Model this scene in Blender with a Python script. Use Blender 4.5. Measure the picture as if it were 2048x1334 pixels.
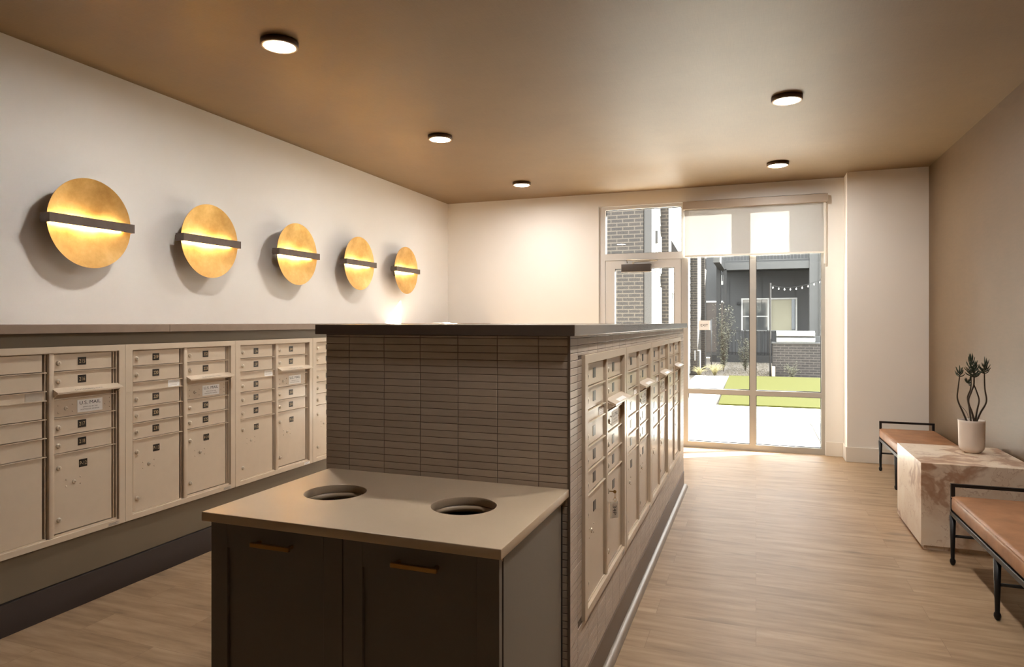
import bpy, bmesh, math, random
from math import pi, sin, cos, radians
from mathutils import Vector, Matrix
random.seed(7)
for o in list(bpy.data.objects):
    bpy.data.objects.remove(o)
S = bpy.context.scene
COL = S.collection

# ------------------------------------------------------------------ camera, sky, sun, exposure
cd = bpy.data.cameras.new('camera')
cam = bpy.data.objects.new('camera', cd)
COL.objects.link(cam)
cam.location = (0, 0, 1.40)
cam.rotation_euler = (pi / 2, 0, radians(20.153))
cd.sensor_width = 36
cd.lens = 1329.43 / 2048 * 36
cd.shift_y = -(667 - 644.9) / 2048
cd.clip_start = 0.05
cd.clip_end = 300
S.camera = cam

W = bpy.data.worlds.new('sky')
S.world = W
W.use_nodes = True
bg = W.node_tree.nodes['Background']
bg.inputs[0].default_value = (0.92, 0.96, 1.0, 1)
bg.inputs[1].default_value = 3.5

sd = bpy.data.lights.new('sun', 'SUN')
sun = bpy.data.objects.new('sun', sd)
COL.objects.link(sun)
sd.energy = 32.0
sd.angle = radians(0.6)
sd.color = (1.0, 0.96, 0.90)
el, az = radians(22.5), radians(31)
sun.rotation_euler = Vector((-cos(el) * cos(az), -cos(el) * sin(az), -sin(el))).to_track_quat('-Z', 'Y').to_euler()
sun.location = (20, 20, 15)

S.view_settings.view_transform = 'Standard'
S.view_settings.look = 'None'
S.view_settings.gamma = 1
S.view_settings.use_curve_mapping = False
S.view_settings.exposure = 1.68
S.cycles.max_bounces = 10
S.cycles.diffuse_bounces = 7
S.cycles.glossy_bounces = 4
S.cycles.transparent_max_bounces = 12
S.cycles.sample_clamp_indirect = 8
S.cycles.caustics_reflective = False
S.cycles.caustics_refractive = False
S.cycles.use_denoising = True

# ------------------------------------------------------------------ materials
def lin(c):
    out = []
    for v in c:
        v /= 255.0
        out.append(v / 12.92 if v <= 0.04045 else ((v + 0.055) / 1.055) ** 2.4)
    return (out[0], out[1], out[2], 1)

class N:
    def __init__(s, name):
        s.m = bpy.data.materials.new(name)
        s.m.use_nodes = True
        s.t = s.m.node_tree
        s.b = s.t.nodes['Principled BSDF']
        s.out = s.t.nodes['Material Output']
    def n(s, kind, **kw):
        nd = s.t.nodes.new(kind)
        for k, v in kw.items():
            if k in nd.inputs:
                nd.inputs[k].default_value = v
            else:
                setattr(nd, k, v)
        return nd
    def l(s, a, b):
        s.t.links.new(a, b)
    def coord(s, scale=(1, 1, 1), kind='Object'):
        c = s.n('ShaderNodeTexCoord')
        mp = s.n('ShaderNodeMapping')
        mp.inputs['Scale'].default_value = scale
        s.l(c.outputs[kind], mp.inputs[0])
        return mp.outputs[0]
    def wcoord(s, scale=(1, 1, 1)):
        c = s.n('ShaderNodeNewGeometry')
        mp = s.n('ShaderNodeMapping')
        mp.inputs['Scale'].default_value = scale
        s.l(c.outputs['Position'], mp.inputs[0])
        return mp.outputs[0]
    def noise(s, vec, scale, detail=4, rough=.5):
        nz = s.n('ShaderNodeTexNoise')
        nz.inputs['Scale'].default_value = scale
        nz.inputs['Detail'].default_value = detail
        nz.inputs['Roughness'].default_value = rough
        s.l(vec, nz.inputs['Vector'])
        return nz.outputs['Fac']
    def ramp(s, fac, stops):
        r = s.n('ShaderNodeValToRGB')
        e = r.color_ramp.elements
        while len(e) > 1:
            e.remove(e[-1])
        e[0].position = stops[0][0]
        e[0].color = stops[0][1]
        for p, c in stops[1:]:
            q = e.new(p)
            q.color = c
        s.l(fac, r.inputs[0])
        return r.outputs[0]
    def bump(s, h, strength, dist=.002):
        b = s.n('ShaderNodeBump')
        b.inputs['Strength'].default_value = strength
        b.inputs['Distance'].default_value = dist
        s.l(h, b.inputs['Height'])
        s.l(b.outputs[0], s.b.inputs['Normal'])

def grey(v):
    return (v, v, v, 1)

def simple(name, rgb, rough=.5, metal=0, var=.06, scale=6, bump=0, bscale=80, spec=None, coat=0):
    m = N(name)
    c = lin(rgb)
    v = m.wcoord()
    f = m.noise(v, scale, 3)
    a = tuple(x * (1 - var) for x in c[:3]) + (1,)
    b = tuple(min(1, x * (1 + var)) for x in c[:3]) + (1,)
    m.l(m.ramp(f, [(.3, a), (.7, b)]), m.b.inputs['Base Color'])
    m.b.inputs['Roughness'].default_value = rough
    m.b.inputs['Metallic'].default_value = metal
    if spec is not None:
        m.b.inputs['Specular IOR Level'].default_value = spec
    if coat:
        m.b.inputs['Coat Weight'].default_value = coat
        m.b.inputs['Coat Roughness'].default_value = .12
    if bump:
        m.bump(m.noise(v, bscale, 3), bump)
    return m.m

def emit(name, rgb, strength):
    m = N(name)
    m.b.inputs['Base Color'].default_value = (.8, .8, .8, 1)
    m.b.inputs['Emission Color'].default_value = lin(rgb)
    m.b.inputs['Emission Strength'].default_value = strength
    return m.m

M = {}
M['wall'] = simple('cream_wall_paint', (239, 235, 228), .6, var=.012, scale=2, bump=.15, bscale=260)
M['trim'] = simple('cream_trim_paint', (233, 227, 217), .4, var=.01)
# linen textured wallcovering for the ceiling
def linen(name, rgb, rough):
    m = N(name)
    c = lin(rgb)
    v = m.wcoord()
    f = m.noise(v, 1.6, 5, .6)
    st = m.noise(m.wcoord((220, 8, 60)), 1, 3)
    st2 = m.noise(m.wcoord((8, 220, 60)), 1, 3)
    mx = m.n('ShaderNodeMath', operation='ADD')
    m.l(st, mx.inputs[0]); m.l(st2, mx.inputs[1])
    mul = m.n('ShaderNodeMath', operation='MULTIPLY'); mul.inputs[1].default_value = .25
    m.l(mx.outputs[0], mul.inputs[0])
    ad = m.n('ShaderNodeMath', operation='MULTIPLY_ADD'); ad.inputs[1].default_value = .5
    m.l(f, ad.inputs[0]); m.l(mul.outputs[0], ad.inputs[2])
    a = tuple(x * .88 for x in c[:3]) + (1,)
    b = tuple(x * 1.12 for x in c[:3]) + (1,)
    m.l(m.ramp(ad.outputs[0], [(.35, a), (.65, b)]), m.b.inputs['Base Color'])
    m.b.inputs['Roughness'].default_value = rough
    m.bump(mul.outputs[0], .25, .001)
    return m.m
M['ceiling'] = linen('taupe_linen_ceiling', (126, 102, 71), .5)
M['linen'] = linen('brown_linen_wallcovering', (102, 80, 54), .5)

# oak planks running along X
def oak():
    m = N('light_oak_planks')
    v = m.wcoord()
    br = m.n('ShaderNodeTexBrick')
    br.offset = .37; br.offset_frequency = 2
    br.inputs['Scale'].default_value = 1
    br.inputs['Brick Width'].default_value = 1.22
    br.inputs['Row Height'].default_value = .18
    br.inputs['Mortar Size'].default_value = .0009
    br.inputs['Mortar Smooth'].default_value = .3
    br.inputs['Bias'].default_value = 0
    br.inputs['Color1'].default_value = grey(0)
    br.inputs['Color2'].default_value = grey(1)
    br.inputs['Mortar'].default_value = grey(.5)
    m.l(v, br.inputs['Vector'])
    # per plank offset for the grain
    sep = m.n('ShaderNodeSeparateColor')
    m.l(br.outputs['Color'], sep.inputs[0])
    off = m.n('ShaderNodeMath', operation='MULTIPLY'); off.inputs[1].default_value = 9
    m.l(sep.outputs[0], off.inputs[0])
    cmb = m.n('ShaderNodeCombineXYZ')
    m.l(off.outputs[0], cmb.inputs[2])
    va = m.n('ShaderNodeVectorMath', operation='ADD')
    m.l(m.wcoord((1.1, 9, 1)), va.inputs[0]); m.l(cmb.outputs[0], va.inputs[1])
    g1 = m.noise(va.outputs[0], 2.2, 7, .62)
    vb = m.n('ShaderNodeVectorMath', operation='ADD')
    m.l(m.wcoord((2.2, 7, 1)), vb.inputs[0]); m.l(cmb.outputs[0], vb.inputs[1])
    kn = m.noise(vb.outputs[0], 1.3, 2, .5)
    base = m.ramp(g1, [(.3, lin((148, 120, 91))), (.5, lin((173, 144, 112))), (.72, lin((190, 162, 130)))])
    knr = m.ramp(kn, [(.24, grey(.66)), (.34, grey(1))])
    mx = m.n('ShaderNodeMix', data_type='RGBA', blend_type='MULTIPLY'); mx.inputs[0].default_value = 1
    m.l(base, mx.inputs[6]); m.l(knr, mx.inputs[7])
    tone = m.ramp(sep.outputs[0], [(0, (.88, .87, .86, 1)), (1, (1.0, 1.0, 1.0, 1))])
    mx2 = m.n('ShaderNodeMix', data_type='RGBA', blend_type='MULTIPLY'); mx2.inputs[0].default_value = 1
    m.l(mx.outputs[2], mx2.inputs[6]); m.l(tone, mx2.inputs[7])
    mx3 = m.n('ShaderNodeMix', data_type='RGBA', blend_type='MIX')
    m.l(br.outputs['Fac'], mx3.inputs[0])
    m.l(mx2.outputs[2], mx3.inputs[6]); mx3.inputs[7].default_value = lin((136, 106, 78))
    m.l(mx3.outputs[2], m.b.inputs['Base Color'])
    m.b.inputs['Roughness'].default_value = .48
    m.b.inputs['Specular IOR Level'].default_value = .35
    inv = m.n('ShaderNodeMath', operation='MULTIPLY_ADD'); inv.inputs[1].default_value = -1; inv.inputs[2].default_value = 1
    m.l(br.outputs['Fac'], inv.inputs[0])
    ad = m.n('ShaderNodeMath', operation='MULTIPLY_ADD'); ad.inputs[1].default_value = .12
    m.l(g1, ad.inputs[0]); m.l(inv.outputs[0], ad.inputs[2])
    m.bump(ad.outputs[0], .3, .0015)
    return m.m
M['oak'] = oak()

def brick(name, c1, c2, mortar):
    m = N(name)
    g = m.n('ShaderNodeNewGeometry')
    sp = m.n('ShaderNodeSeparateXYZ')
    m.l(g.outputs['Position'], sp.inputs[0])
    ad = m.n('ShaderNodeMath', operation='ADD')
    m.l(sp.outputs[0], ad.inputs[0]); m.l(sp.outputs[1], ad.inputs[1])
    cb = m.n('ShaderNodeCombineXYZ')
    m.l(ad.outputs[0], cb.inputs[0]); m.l(sp.outputs[2], cb.inputs[1])
    br = m.n('ShaderNodeTexBrick')
    br.inputs['Scale'].default_value = 1
    br.inputs['Brick Width'].default_value = .2032
    br.inputs['Row Height'].default_value = .0677
    br.inputs['Mortar Size'].default_value = .0095
    br.inputs['Mortar Smooth'].default_value = .1
    br.inputs['Color1'].default_value = lin(c1)
    br.inputs['Color2'].default_value = lin(c2)
    br.inputs['Mortar'].default_value = lin(mortar)
    m.l(cb.outputs[0], br.inputs['Vector'])
    m.l(br.outputs['Color'], m.b.inputs['Base Color'])
    m.b.inputs['Roughness'].default_value = .85
    inv = m.n('ShaderNodeMath', operation='MULTIPLY_ADD'); inv.inputs[1].default_value = -1; inv.inputs[2].default_value = 1
    m.l(br.outputs['Fac'], inv.inputs[0])
    return m.m
M['brick'] = brick('taupe_brick', (25, 21, 18), (31, 26, 22), (60, 54, 46))
M['brick_dark'] = brick('grey_brick', (44, 40, 38), (54, 49, 46), (78, 73, 68))

# island tile: tone varies per tile
def tile():
    m = N('taupe_ceramic_tile')
    g = m.n('ShaderNodeNewGeometry')
    c = m.ramp(g.outputs['Random Per Island'], [(0, lin((180, 164, 148))), (1, lin((194, 179, 163)))])
    st = m.noise(m.wcoord((5, 5, 40)), 3, 5, .6)
    s2 = m.ramp(st, [(.3, grey(.93)), (.7, grey(1.05))])
    mx = m.n('ShaderNodeMix', data_type='RGBA', blend_type='MULTIPLY'); mx.inputs[0].default_value = 1
    m.l(c, mx.inputs[6]); m.l(s2, mx.inputs[7])
    m.l(mx.outputs[2], m.b.inputs['Base Color'])
    m.b.inputs['Roughness'].default_value = .38
    return m.m
M['tile'] = tile()
M['grout'] = simple('brown_grout', (104, 90, 78), .8)
M['slab'] = simple('brown_quartz_slab', (96, 82, 71), .2, var=.05, scale=14)
M['ledge'] = simple('taupe_brown_stone_ledge', (150, 130, 114), .35, var=.07, scale=14)
M['counter'] = simple('warm_cream_quartz', (200, 178, 150), .34, var=.03, scale=4)
M['panel'] = simple('olive_taupe_panel', (116, 104, 85), .45, var=.02)
M['plinth'] = simple('charcoal_plinth', (62, 54, 52), .5, var=.04)
M['cabinet'] = simple('dark_umber_cabinet_paint', (108, 102, 93), .38, var=.04, scale=3, bump=.06, bscale=150)
M['dark'] = simple('black_interior', (9, 8, 8), .7)
M['mail'] = simple('sandstone_powder_coat', (210, 192, 168), .42, var=.015, scale=20, bump=.05, bscale=900, spec=.5, coat=.22)
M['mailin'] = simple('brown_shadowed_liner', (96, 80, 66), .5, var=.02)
M['steel'] = simple('nickel_lock_metal', (206, 194, 174), .38, metal=.55)
M['keyhole'] = simple('dark_keyhole', (30, 26, 22), .5)
M['plate'] = simple('black_number_plate', (34, 28, 22), .35)
M['number'] = simple('pale_number_ink', (205, 180, 140), .5)
M['whitelabel'] = simple('white_label', (250, 248, 244), .4, var=.01)
M['silverlabel'] = simple('silver_label', (196, 184, 168), .35, var=.05, scale=60)
M['ink'] = simple('black_label_ink', (40, 38, 38), .6)
M['greyink'] = simple('grey_label_ink', (120, 112, 104), .6)
M['rail'] = simple('brushed_bronze_trim', (150, 136, 122), .35, metal=.3)
M['base_brown'] = simple('brown_metal_baseboard', (112, 95, 80), .4, var=.03)
M['brassbar'] = simple('satin_brass_pull', (186, 146, 84), .3, metal=.9)
M['bronze'] = simple('dark_bronze_bar', (100, 88, 80), .42, metal=.4, var=.12, scale=18)
M['black'] = simple('black_iron', (30, 27, 26), .42, metal=.3)
M['alu'] = simple('champagne_aluminium', (190, 186, 178), .38, metal=.15, var=.01)
M['alulight'] = simple('white_frame_aluminium', (214, 212, 208), .4, var=.01)
M['gasket'] = simple('black_gasket', (36, 33, 32), .6)
M['cassette'] = simple('taupe_shade_cassette', (176, 162, 146), .45, var=.01)
M['closer'] = simple('dark_closer_body', (86, 78, 72), .4, metal=.3)
M['lightrim'] = simple('dark_bronze_light_rim', (86, 66, 50), .4, metal=.3)
M['ringface'] = simple('tan_light_ring', (190, 160, 122), .5)
M['lens'] = emit('warm_light_diffuser', (255, 251, 246), 112)
M['led'] = emit('warm_led_strip', (255, 222, 165), 46)
M['pot'] = simple('matte_white_ceramic', (214, 200, 186), .55, var=.015)
M['soil'] = simple('dark_soil', (48, 38, 30), .95, var=.3, scale=90)
M['stem'] = simple('grey_brown_stem', (64, 52, 40), .8, var=.2, scale=60)
M['leaf'] = simple('dark_green_leaf', (46, 54, 36), .55, var=.2, scale=40)
M['concrete'] = simple('pale_concrete', (226, 220, 210), .8, var=.03, scale=2)
M['gravelsoil'] = simple('brown_planting_gravel', (96, 88, 78), .95, var=.45, scale=30, bump=.8, bscale=30)
M['gravelpale'] = simple('pale_river_gravel', (104, 96, 84), .9, var=.6, scale=22, bump=.9, bscale=36)
M['greywall'] = simple('slate_grey_siding', (62, 61, 60), .7, var=.03)
M['greytrim'] = simple('mid_grey_fascia', (74, 73, 71), .6)
M['darktrim'] = simple('charcoal_post', (36, 34, 32), .55)
M['whitetrim'] = simple('white_window_trim', (172, 170, 165), .5)
M['siding'] = simple('white_lap_siding', (132, 130, 126), .65, var=.02)
M['blind'] = simple('beige_window_blind', (150, 144, 122), .5, var=.05, scale=3)
M['grill'] = simple('stainless_steel', (150, 150, 144), .3, metal=.7)
M['bulb'] = simple('clear_glass_bulb', (228, 226, 220), .15)
M['shrub'] = simple('grey_green_foliage', (84, 82, 66), .8, var=.25, scale=20)
M['grassy'] = simple('straw_grass', (186, 176, 130), .8, var=.2, scale=20)
M['paper'] = simple('white_paper', (238, 234, 226), .6, var=.01)
M['pvc'] = simple('cream_pvc_pipe', (214, 206, 186), .5)

def brass():
    m = N('brushed_brass_disc')
    v = m.coord((1, 1, 1))
    f = m.noise(v, 6, 6, .65)
    m.l(m.ramp(f, [(.3, lin((196, 150, 84))), (.55, lin((224, 182, 114))), (.75, lin((240, 206, 144)))]), m.b.inputs['Base Color'])
    m.b.inputs['Metallic'].default_value = 1
    m.l(m.ramp(m.noise(m.coord((1, 1, 1)), 9, 3), [(.3, grey(.30)), (.7, grey(.42))]), m.b.inputs['Roughness'])
    return m.m
M['brass'] = brass()

def leather():
    m = N('tan_leather')
    v = m.wcoord()
    f = m.noise(v, 7, 6, .6)
    m.l(m.ramp(f, [(.3, lin((142, 98, 66))), (.55, lin((164, 116, 80))), (.75, lin((182, 134, 96)))]), m.b.inputs['Base Color'])
    m.b.inputs['Roughness'].default_value = .45
    m.bump(m.noise(m.wcoord((1, 1, .35)), 60, 5, .6), .35, .002)
    return m.m
M['leather'] = leather()

def marble():
    m = N('cream_marble_with_rust_veins')
    v = m.wcoord()
    wr = m.n('ShaderNodeTexNoise'); wr.inputs['Scale'].default_value = 1.8; wr.inputs['Detail'].default_value = 6
    m.l(v, wr.inputs['Vector'])
    sc = m.n('ShaderNodeVectorMath', operation='SCALE'); sc.inputs[3].default_value = .8
    m.l(wr.outputs['Color'], sc.inputs[0])
    va = m.n('ShaderNodeVectorMath', operation='ADD')
    m.l(v, va.inputs[0]); m.l(sc.outputs[0], va.inputs[1])
    cl = m.noise(va.outputs[0], 2.6, 6, .6)
    base = m.ramp(cl, [(.30, lin((206, 178, 152))), (.5, lin((230, 212, 190))), (.7, lin((240, 228, 210)))])
    n2 = m.noise(va.outputs[0], 1.25, 5, .62)
    ab = m.n('ShaderNodeMath', operation='SUBTRACT'); ab.inputs[1].default_value = .47
    m.l(n2, ab.inputs[0])
    aa = m.n('ShaderNodeMath', operation='ABSOLUTE'); m.l(ab.outputs[0], aa.inputs[0])
    vein = m.ramp(aa.outputs[0], [(0, grey(.8)), (.02, grey(.65)), (.034, grey(.2)), (.05, grey(0))])
    mx = m.n('ShaderNodeMix', data_type='RGBA'); m.l(vein, mx.inputs[0]); m.l(base, mx.inputs[6])
    mx.inputs[7].default_value = lin((158, 112, 80))
    n3 = m.noise(va.outputs[0], 5.2, 4, .6)
    a3 = m.n('ShaderNodeMath', operation='SUBTRACT'); a3.inputs[1].default_value = .5
    m.l(n3, a3.inputs[0])
    b3 = m.n('ShaderNodeMath', operation='ABSOLUTE'); m.l(a3.outputs[0], b3.inputs[0])
    v3 = m.ramp(b3.outputs[0], [(0, grey(.5)), (.012, grey(0))])
    mx2 = m.n('ShaderNodeMix', data_type='RGBA'); m.l(v3, mx2.inputs[0]); m.l(mx.outputs[2], mx2.inputs[6])
    mx2.inputs[7].default_value = lin((176, 134, 104))
    m.l(mx2.outputs[2], m.b.inputs['Base Color'])
    m.b.inputs['Roughness'].default_value = .3
    return m.m
M['marble'] = marble()

def turf():
    m = N('bright_green_artificial_turf')
    v = m.wcoord()
    f = m.noise(v, 60, 4, .7)
    m.l(m.ramp(f, [(.3, lin((47, 48, 17))), (.6, lin((56, 57, 23)))]), m.b.inputs['Base Color'])
    m.b.inputs['Roughness'].default_value = .95
    m.b.inputs['Specular IOR Level'].default_value = .05
    m.bump(f, .8, .01)
    return m.m
M['turf'] = turf()

def glass():
    m = N('clear_window_glass')
    t = m.n('ShaderNodeBsdfTransparent'); t.inputs[0].default_value = (.95, .96, .95, 1)
    g = m.n('ShaderNodeBsdfGlossy'); g.inputs['Roughness'].default_value = 0
    lw = m.n('ShaderNodeLayerWeight'); lw.inputs[0].default_value = .5
    pw = m.n('ShaderNodeMath', operation='POWER'); pw.inputs[1].default_value = 5
    fr = m.n('ShaderNodeMath', operation='MULTIPLY_ADD'); fr.inputs[1].default_value = .9; fr.inputs[2].default_value = .035
    m.l(lw.outputs['Facing'], pw.inputs[0]); m.l(pw.outputs[0], fr.inputs[0])
    mx = m.n('ShaderNodeMixShader')
    m.l(fr.outputs[0], mx.inputs[0]); m.l(t.outputs[0], mx.inputs[1]); m.l(g.outputs[0], mx.inputs[2])
    m.l(mx.outputs[0], m.out.inputs[0])
    return m.m
M['glass'] = glass()

def fabric():
    m = N('sheer_white_shade_fabric')
    d = m.n('ShaderNodeBsdfDiffuse'); d.inputs[0].default_value = lin((222, 220, 216))
    t = m.n('ShaderNodeBsdfTranslucent'); t.inputs[0].default_value = lin((168, 167, 165))
    p = m.n('ShaderNodeBsdfTransparent')
    a = m.n('ShaderNodeMixShader'); a.inputs[0].default_value = .45
    m.l(d.outputs[0], a.inputs[1]); m.l(t.outputs[0], a.inputs[2])
    b = m.n('ShaderNodeMixShader'); b.inputs[0].default_value = .04
    m.l(a.outputs[0], b.inputs[1]); m.l(p.outputs[0], b.inputs[2])
    m.l(b.outputs[0], m.out.inputs[0])
    return m.m
M['fabric'] = fabric()

def darkglass():
    m = N('dark_reflective_window')
    m.b.inputs['Base Color'].default_value = lin((70, 72, 72))
    m.b.inputs['Roughness'].default_value = .05
    return m.m
M['darkglass'] = darkglass()

def acrylic():
    m = N('clear_acrylic_tag')
    m.b.inputs['Base Color'].default_value = lin((226, 214, 196))
    m.b.inputs['Roughness'].default_value = .1
    m.b.inputs['Alpha'].default_value = .55
    return m.m
M['acrylic'] = acrylic()

# ------------------------------------------------------------------ mesh builder
_txt = {}
def text_geo(body):
    if body not in _txt:
        cu = bpy.data.curves.new('t', 'FONT')
        cu.body = body; cu.size = 1; cu.align_x = 'CENTER'; cu.align_y = 'CENTER'; cu.resolution_u = 3
        ob = bpy.data.objects.new('t', cu)
        COL.objects.link(ob)
        bpy.context.view_layer.update()
        me = bpy.data.meshes.new_from_object(ob.evaluated_get(bpy.context.evaluated_depsgraph_get()))
        vs = [v.co.copy() for v in me.vertices]
        fs = [tuple(p.vertices) for p in me.polygons]
        x0 = min(v.x for v in vs); x1 = max(v.x for v in vs)
        y0 = min(v.y for v in vs); y1 = max(v.y for v in vs)
        vs = [Vector((v.x - (x0 + x1) / 2, v.y - (y0 + y1) / 2, 0)) for v in vs]
        _txt[body] = (vs, fs, x1 - x0, y1 - y0)
        bpy.data.objects.remove(ob); bpy.data.meshes.remove(me); bpy.data.curves.remove(cu)
    return _txt[body]

class MB:
    def __init__(s):
        s.v = []; s.f = []; s.m = []; s.sm = []
    def add(s, vs, fs, mi=0, smooth=False):
        b = len(s.v)
        s.v += [tuple(v) for v in vs]
        for f in fs:
            s.f.append(tuple(b + i for i in f)); s.m.append(mi); s.sm.append(smooth)
        return s
    def box(s, x0, x1, y0, y1, z0, z1, mi=0, bev=0):
        if x0 > x1: x0, x1 = x1, x0
        if y0 > y1: y0, y1 = y1, y0
        if z0 > z1: z0, z1 = z1, z0
        if not bev:
            vs = [(x, y, z) for z in (z0, z1) for y in (y0, y1) for x in (x0, x1)]
            return s.add(vs, [(0, 2, 3, 1), (4, 5, 7, 6), (0, 1, 5, 4), (2, 6, 7, 3), (0, 4, 6, 2), (1, 3, 7, 5)], mi)
        bm = bmesh.new()
        bmesh.ops.create_cube(bm, size=1)
        for v in bm.verts:
            v.co = Vector((x0 + (v.co.x + .5) * (x1 - x0), y0 + (v.co.y + .5) * (y1 - y0), z0 + (v.co.z + .5) * (z1 - z0)))
        seg = 1 if bev < .003 else 3
        bmesh.ops.bevel(bm, geom=bm.edges[:], offset=bev, segments=seg, profile=.5, affect='EDGES')
        bm.normal_update()
        bm.verts.index_update()
        s.add([v.co for v in bm.verts], [[v.index for v in f.verts] for f in bm.faces], mi, seg > 1)
        bm.free()
        return s
    def cyl(s, p, q, r, r2=None, seg=16, mi=0, smooth=True, cap=True):
        p = Vector(p); q = Vector(q); r2 = r if r2 is None else r2
        d = (q - p).normalized()
        a = d.orthogonal().normalized(); b = d.cross(a)
        vs = []
        for c, rr in ((p, r), (q, r2)):
            for i in range(seg):
                t = 2 * pi * i / seg
                vs.append(c + (a * cos(t) + b * sin(t)) * rr)
        s.add(vs, [(i, (i + 1) % seg, seg + (i + 1) % seg, seg + i) for i in range(seg)], mi, smooth)
        if cap:
            s.add(vs[:seg], [tuple(reversed(range(seg)))], mi)
            s.add(vs[seg:], [tuple(range(seg))], mi)
        return s
    def lathe(s, prof, c=(0, 0, 0), axis='z', seg=32, mi=0, smooth=True, mis=None):
        n = len(prof)
        vs = []
        for r, h in prof:
            for i in range(seg):
                t = 2 * pi * i / seg
                if axis == 'z': vs.append((c[0] + r * cos(t), c[1] + r * sin(t), c[2] + h))
                else: vs.append((c[0] + h, c[1] + r * cos(t), c[2] + r * sin(t)))
        for k in range(n - 1):
            b = k * seg
            fs = [(b + i, b + (i + 1) % seg, b + seg + (i + 1) % seg, b + seg + i) for i in range(seg)]
            s.add([], [], 0)
            base = 0
            s.f += [tuple(len(s.v) + j for j in f) for f in fs]
            s.m += [mis[k] if mis else mi] * len(fs); s.sm += [smooth] * len(fs)
        s.v += vs
        return s
    def tube(s, pts, rads, seg=8, mi=0):
        pts = [Vector(p) for p in pts]
        if not hasattr(rads, '__len__'): rads = [rads] * len(pts)
        vs = []; a = None
        for i, p in enumerate(pts):
            d = (pts[min(i + 1, len(pts) - 1)] - pts[max(i - 1, 0)]).normalized()
            a = d.orthogonal().normalized() if a is None else (a - d * a.dot(d)).normalized()
            b = d.cross(a)
            for k in range(seg):
                t = 2 * pi * k / seg
                vs.append(p + (a * cos(t) + b * sin(t)) * rads[i])
        fs = []
        for i in range(len(pts) - 1):
            for k in range(seg):
                fs.append((i * seg + k, i * seg + (k + 1) % seg, (i + 1) * seg + (k + 1) % seg, (i + 1) * seg + k))
        fs.append(tuple(reversed(range(seg)))); fs.append(tuple(range((len(pts) - 1) * seg, len(pts) * seg)))
        return s.add(vs, fs, mi, True)
    def prism(s, poly, lo, hi, axis='y', mi=0, smooth=False):
        # poly: 2D points; axis y: (x,z), axis x: (y,z), axis z: (x,y)
        n = len(poly)
        def P(a, b, h):
            return {'y': (a, h, b), 'x': (h, a, b), 'z': (a, b, h)}[axis]
        vs = [P(a, b, lo) for a, b in poly] + [P(a, b, hi) for a, b in poly]
        fs = [tuple(reversed(range(n))), tuple(range(n, 2 * n))]
        s.add(vs, fs, mi)
        s.add(vs, [(i, (i + 1) % n, n + (i + 1) % n, n + i) for i in range(n)], mi, smooth)
        return s
    def text(s, body, mat, h=None, w=None, mi=0, thick=.0006):
        # mat maps text plane (x right, y up, z out) to object space
        vs, fs, tw, th = text_geo(body)
        k = h / th if h else w / tw
        if w and h: kx, ky = w / tw, h / th
        else: kx = ky = k
        n = len(vs)
        f = [mat @ Vector((v.x * kx, v.y * ky, thick)) for v in vs]
        s.add(f, fs, mi)
        return s
    def build(s, name, mats, parent=None, loc=None):
        me = bpy.data.meshes.new(name)
        me.from_pydata(s.v, [], s.f)
        for m in (mats if isinstance(mats, (list, tuple)) else [mats]):
            me.materials.append(M[m])
        me.polygons.foreach_set('material_index', s.m)
        me.polygons.foreach_set('use_smooth', s.sm)
        bm = bmesh.new(); bm.from_mesh(me)
        bmesh.ops.recalc_face_normals(bm, faces=bm.faces[:])
        bm.to_mesh(me); bm.free()
        me.update()
        o = bpy.data.objects.new(name, me)
        COL.objects.link(o)
        if loc: o.location = loc
        if parent is not None: o.parent = parent
        return o

def tag(o, label=None, cat=None, group=None, kind=None):
    if label: o['label'] = label
    if cat: o['category'] = cat
    if group: o['group'] = group
    if kind: o['kind'] = kind
    return o
def empty(name, loc, label=None, cat=None, group=None, rz=0):
    o = bpy.data.objects.new(name, None)
    o.empty_display_size = .05
    COL.objects.link(o)
    o.location = loc; o.rotation_euler = (0, 0, rz)
    return tag(o, label, cat, group)
def struct(o):
    o['kind'] = 'structure'
    return o
def inst(src, parent, loc):
    c = src.copy(); COL.objects.link(c); c.parent = parent; c.location = loc
    return c
def copy_tree(o, parent=None):
    c = o.copy(); COL.objects.link(c); c.parent = parent
    for ch in list(o.children): copy_tree(ch, c)
    return c
def holed_slab(name, outer, holes, z0, z1, mat, parent=None):
    cu = bpy.data.curves.new(name, 'CURVE'); cu.dimensions = '2D'; cu.fill_mode = 'BOTH'
    cu.extrude = (z1 - z0) / 2
    def sp(pts):
        k = cu.splines.new('POLY'); k.points.add(len(pts) - 1)
        for i, (x, y) in enumerate(pts): k.points[i].co = (x, y, 0, 1)
        k.use_cyclic_u = True
    sp(outer)
    for hx, hy, r in holes: sp([(hx + r * cos(2 * pi * i / 72), hy + r * sin(2 * pi * i / 72)) for i in range(72)])
    tmp = bpy.data.objects.new('tmp', cu); COL.objects.link(tmp)
    bpy.context.view_layer.update()
    me = bpy.data.meshes.new_from_object(tmp.evaluated_get(bpy.context.evaluated_depsgraph_get()))
    bpy.data.objects.remove(tmp); bpy.data.curves.remove(cu)
    bm = bmesh.new(); bm.from_mesh(me)
    bmesh.ops.remove_doubles(bm, verts=bm.verts[:], dist=1e-5)
    bmesh.ops.recalc_face_normals(bm, faces=bm.faces[:])
    for v in bm.verts: v.co.z += (z0 + z1) / 2
    bm.to_mesh(me); bm.free()
    me.name = name
    me.materials.clear(); me.materials.append(M[mat])
    o = bpy.data.objects.new(name, me); COL.objects.link(o)
    if parent is not None: o.parent = parent
    return o

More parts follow.
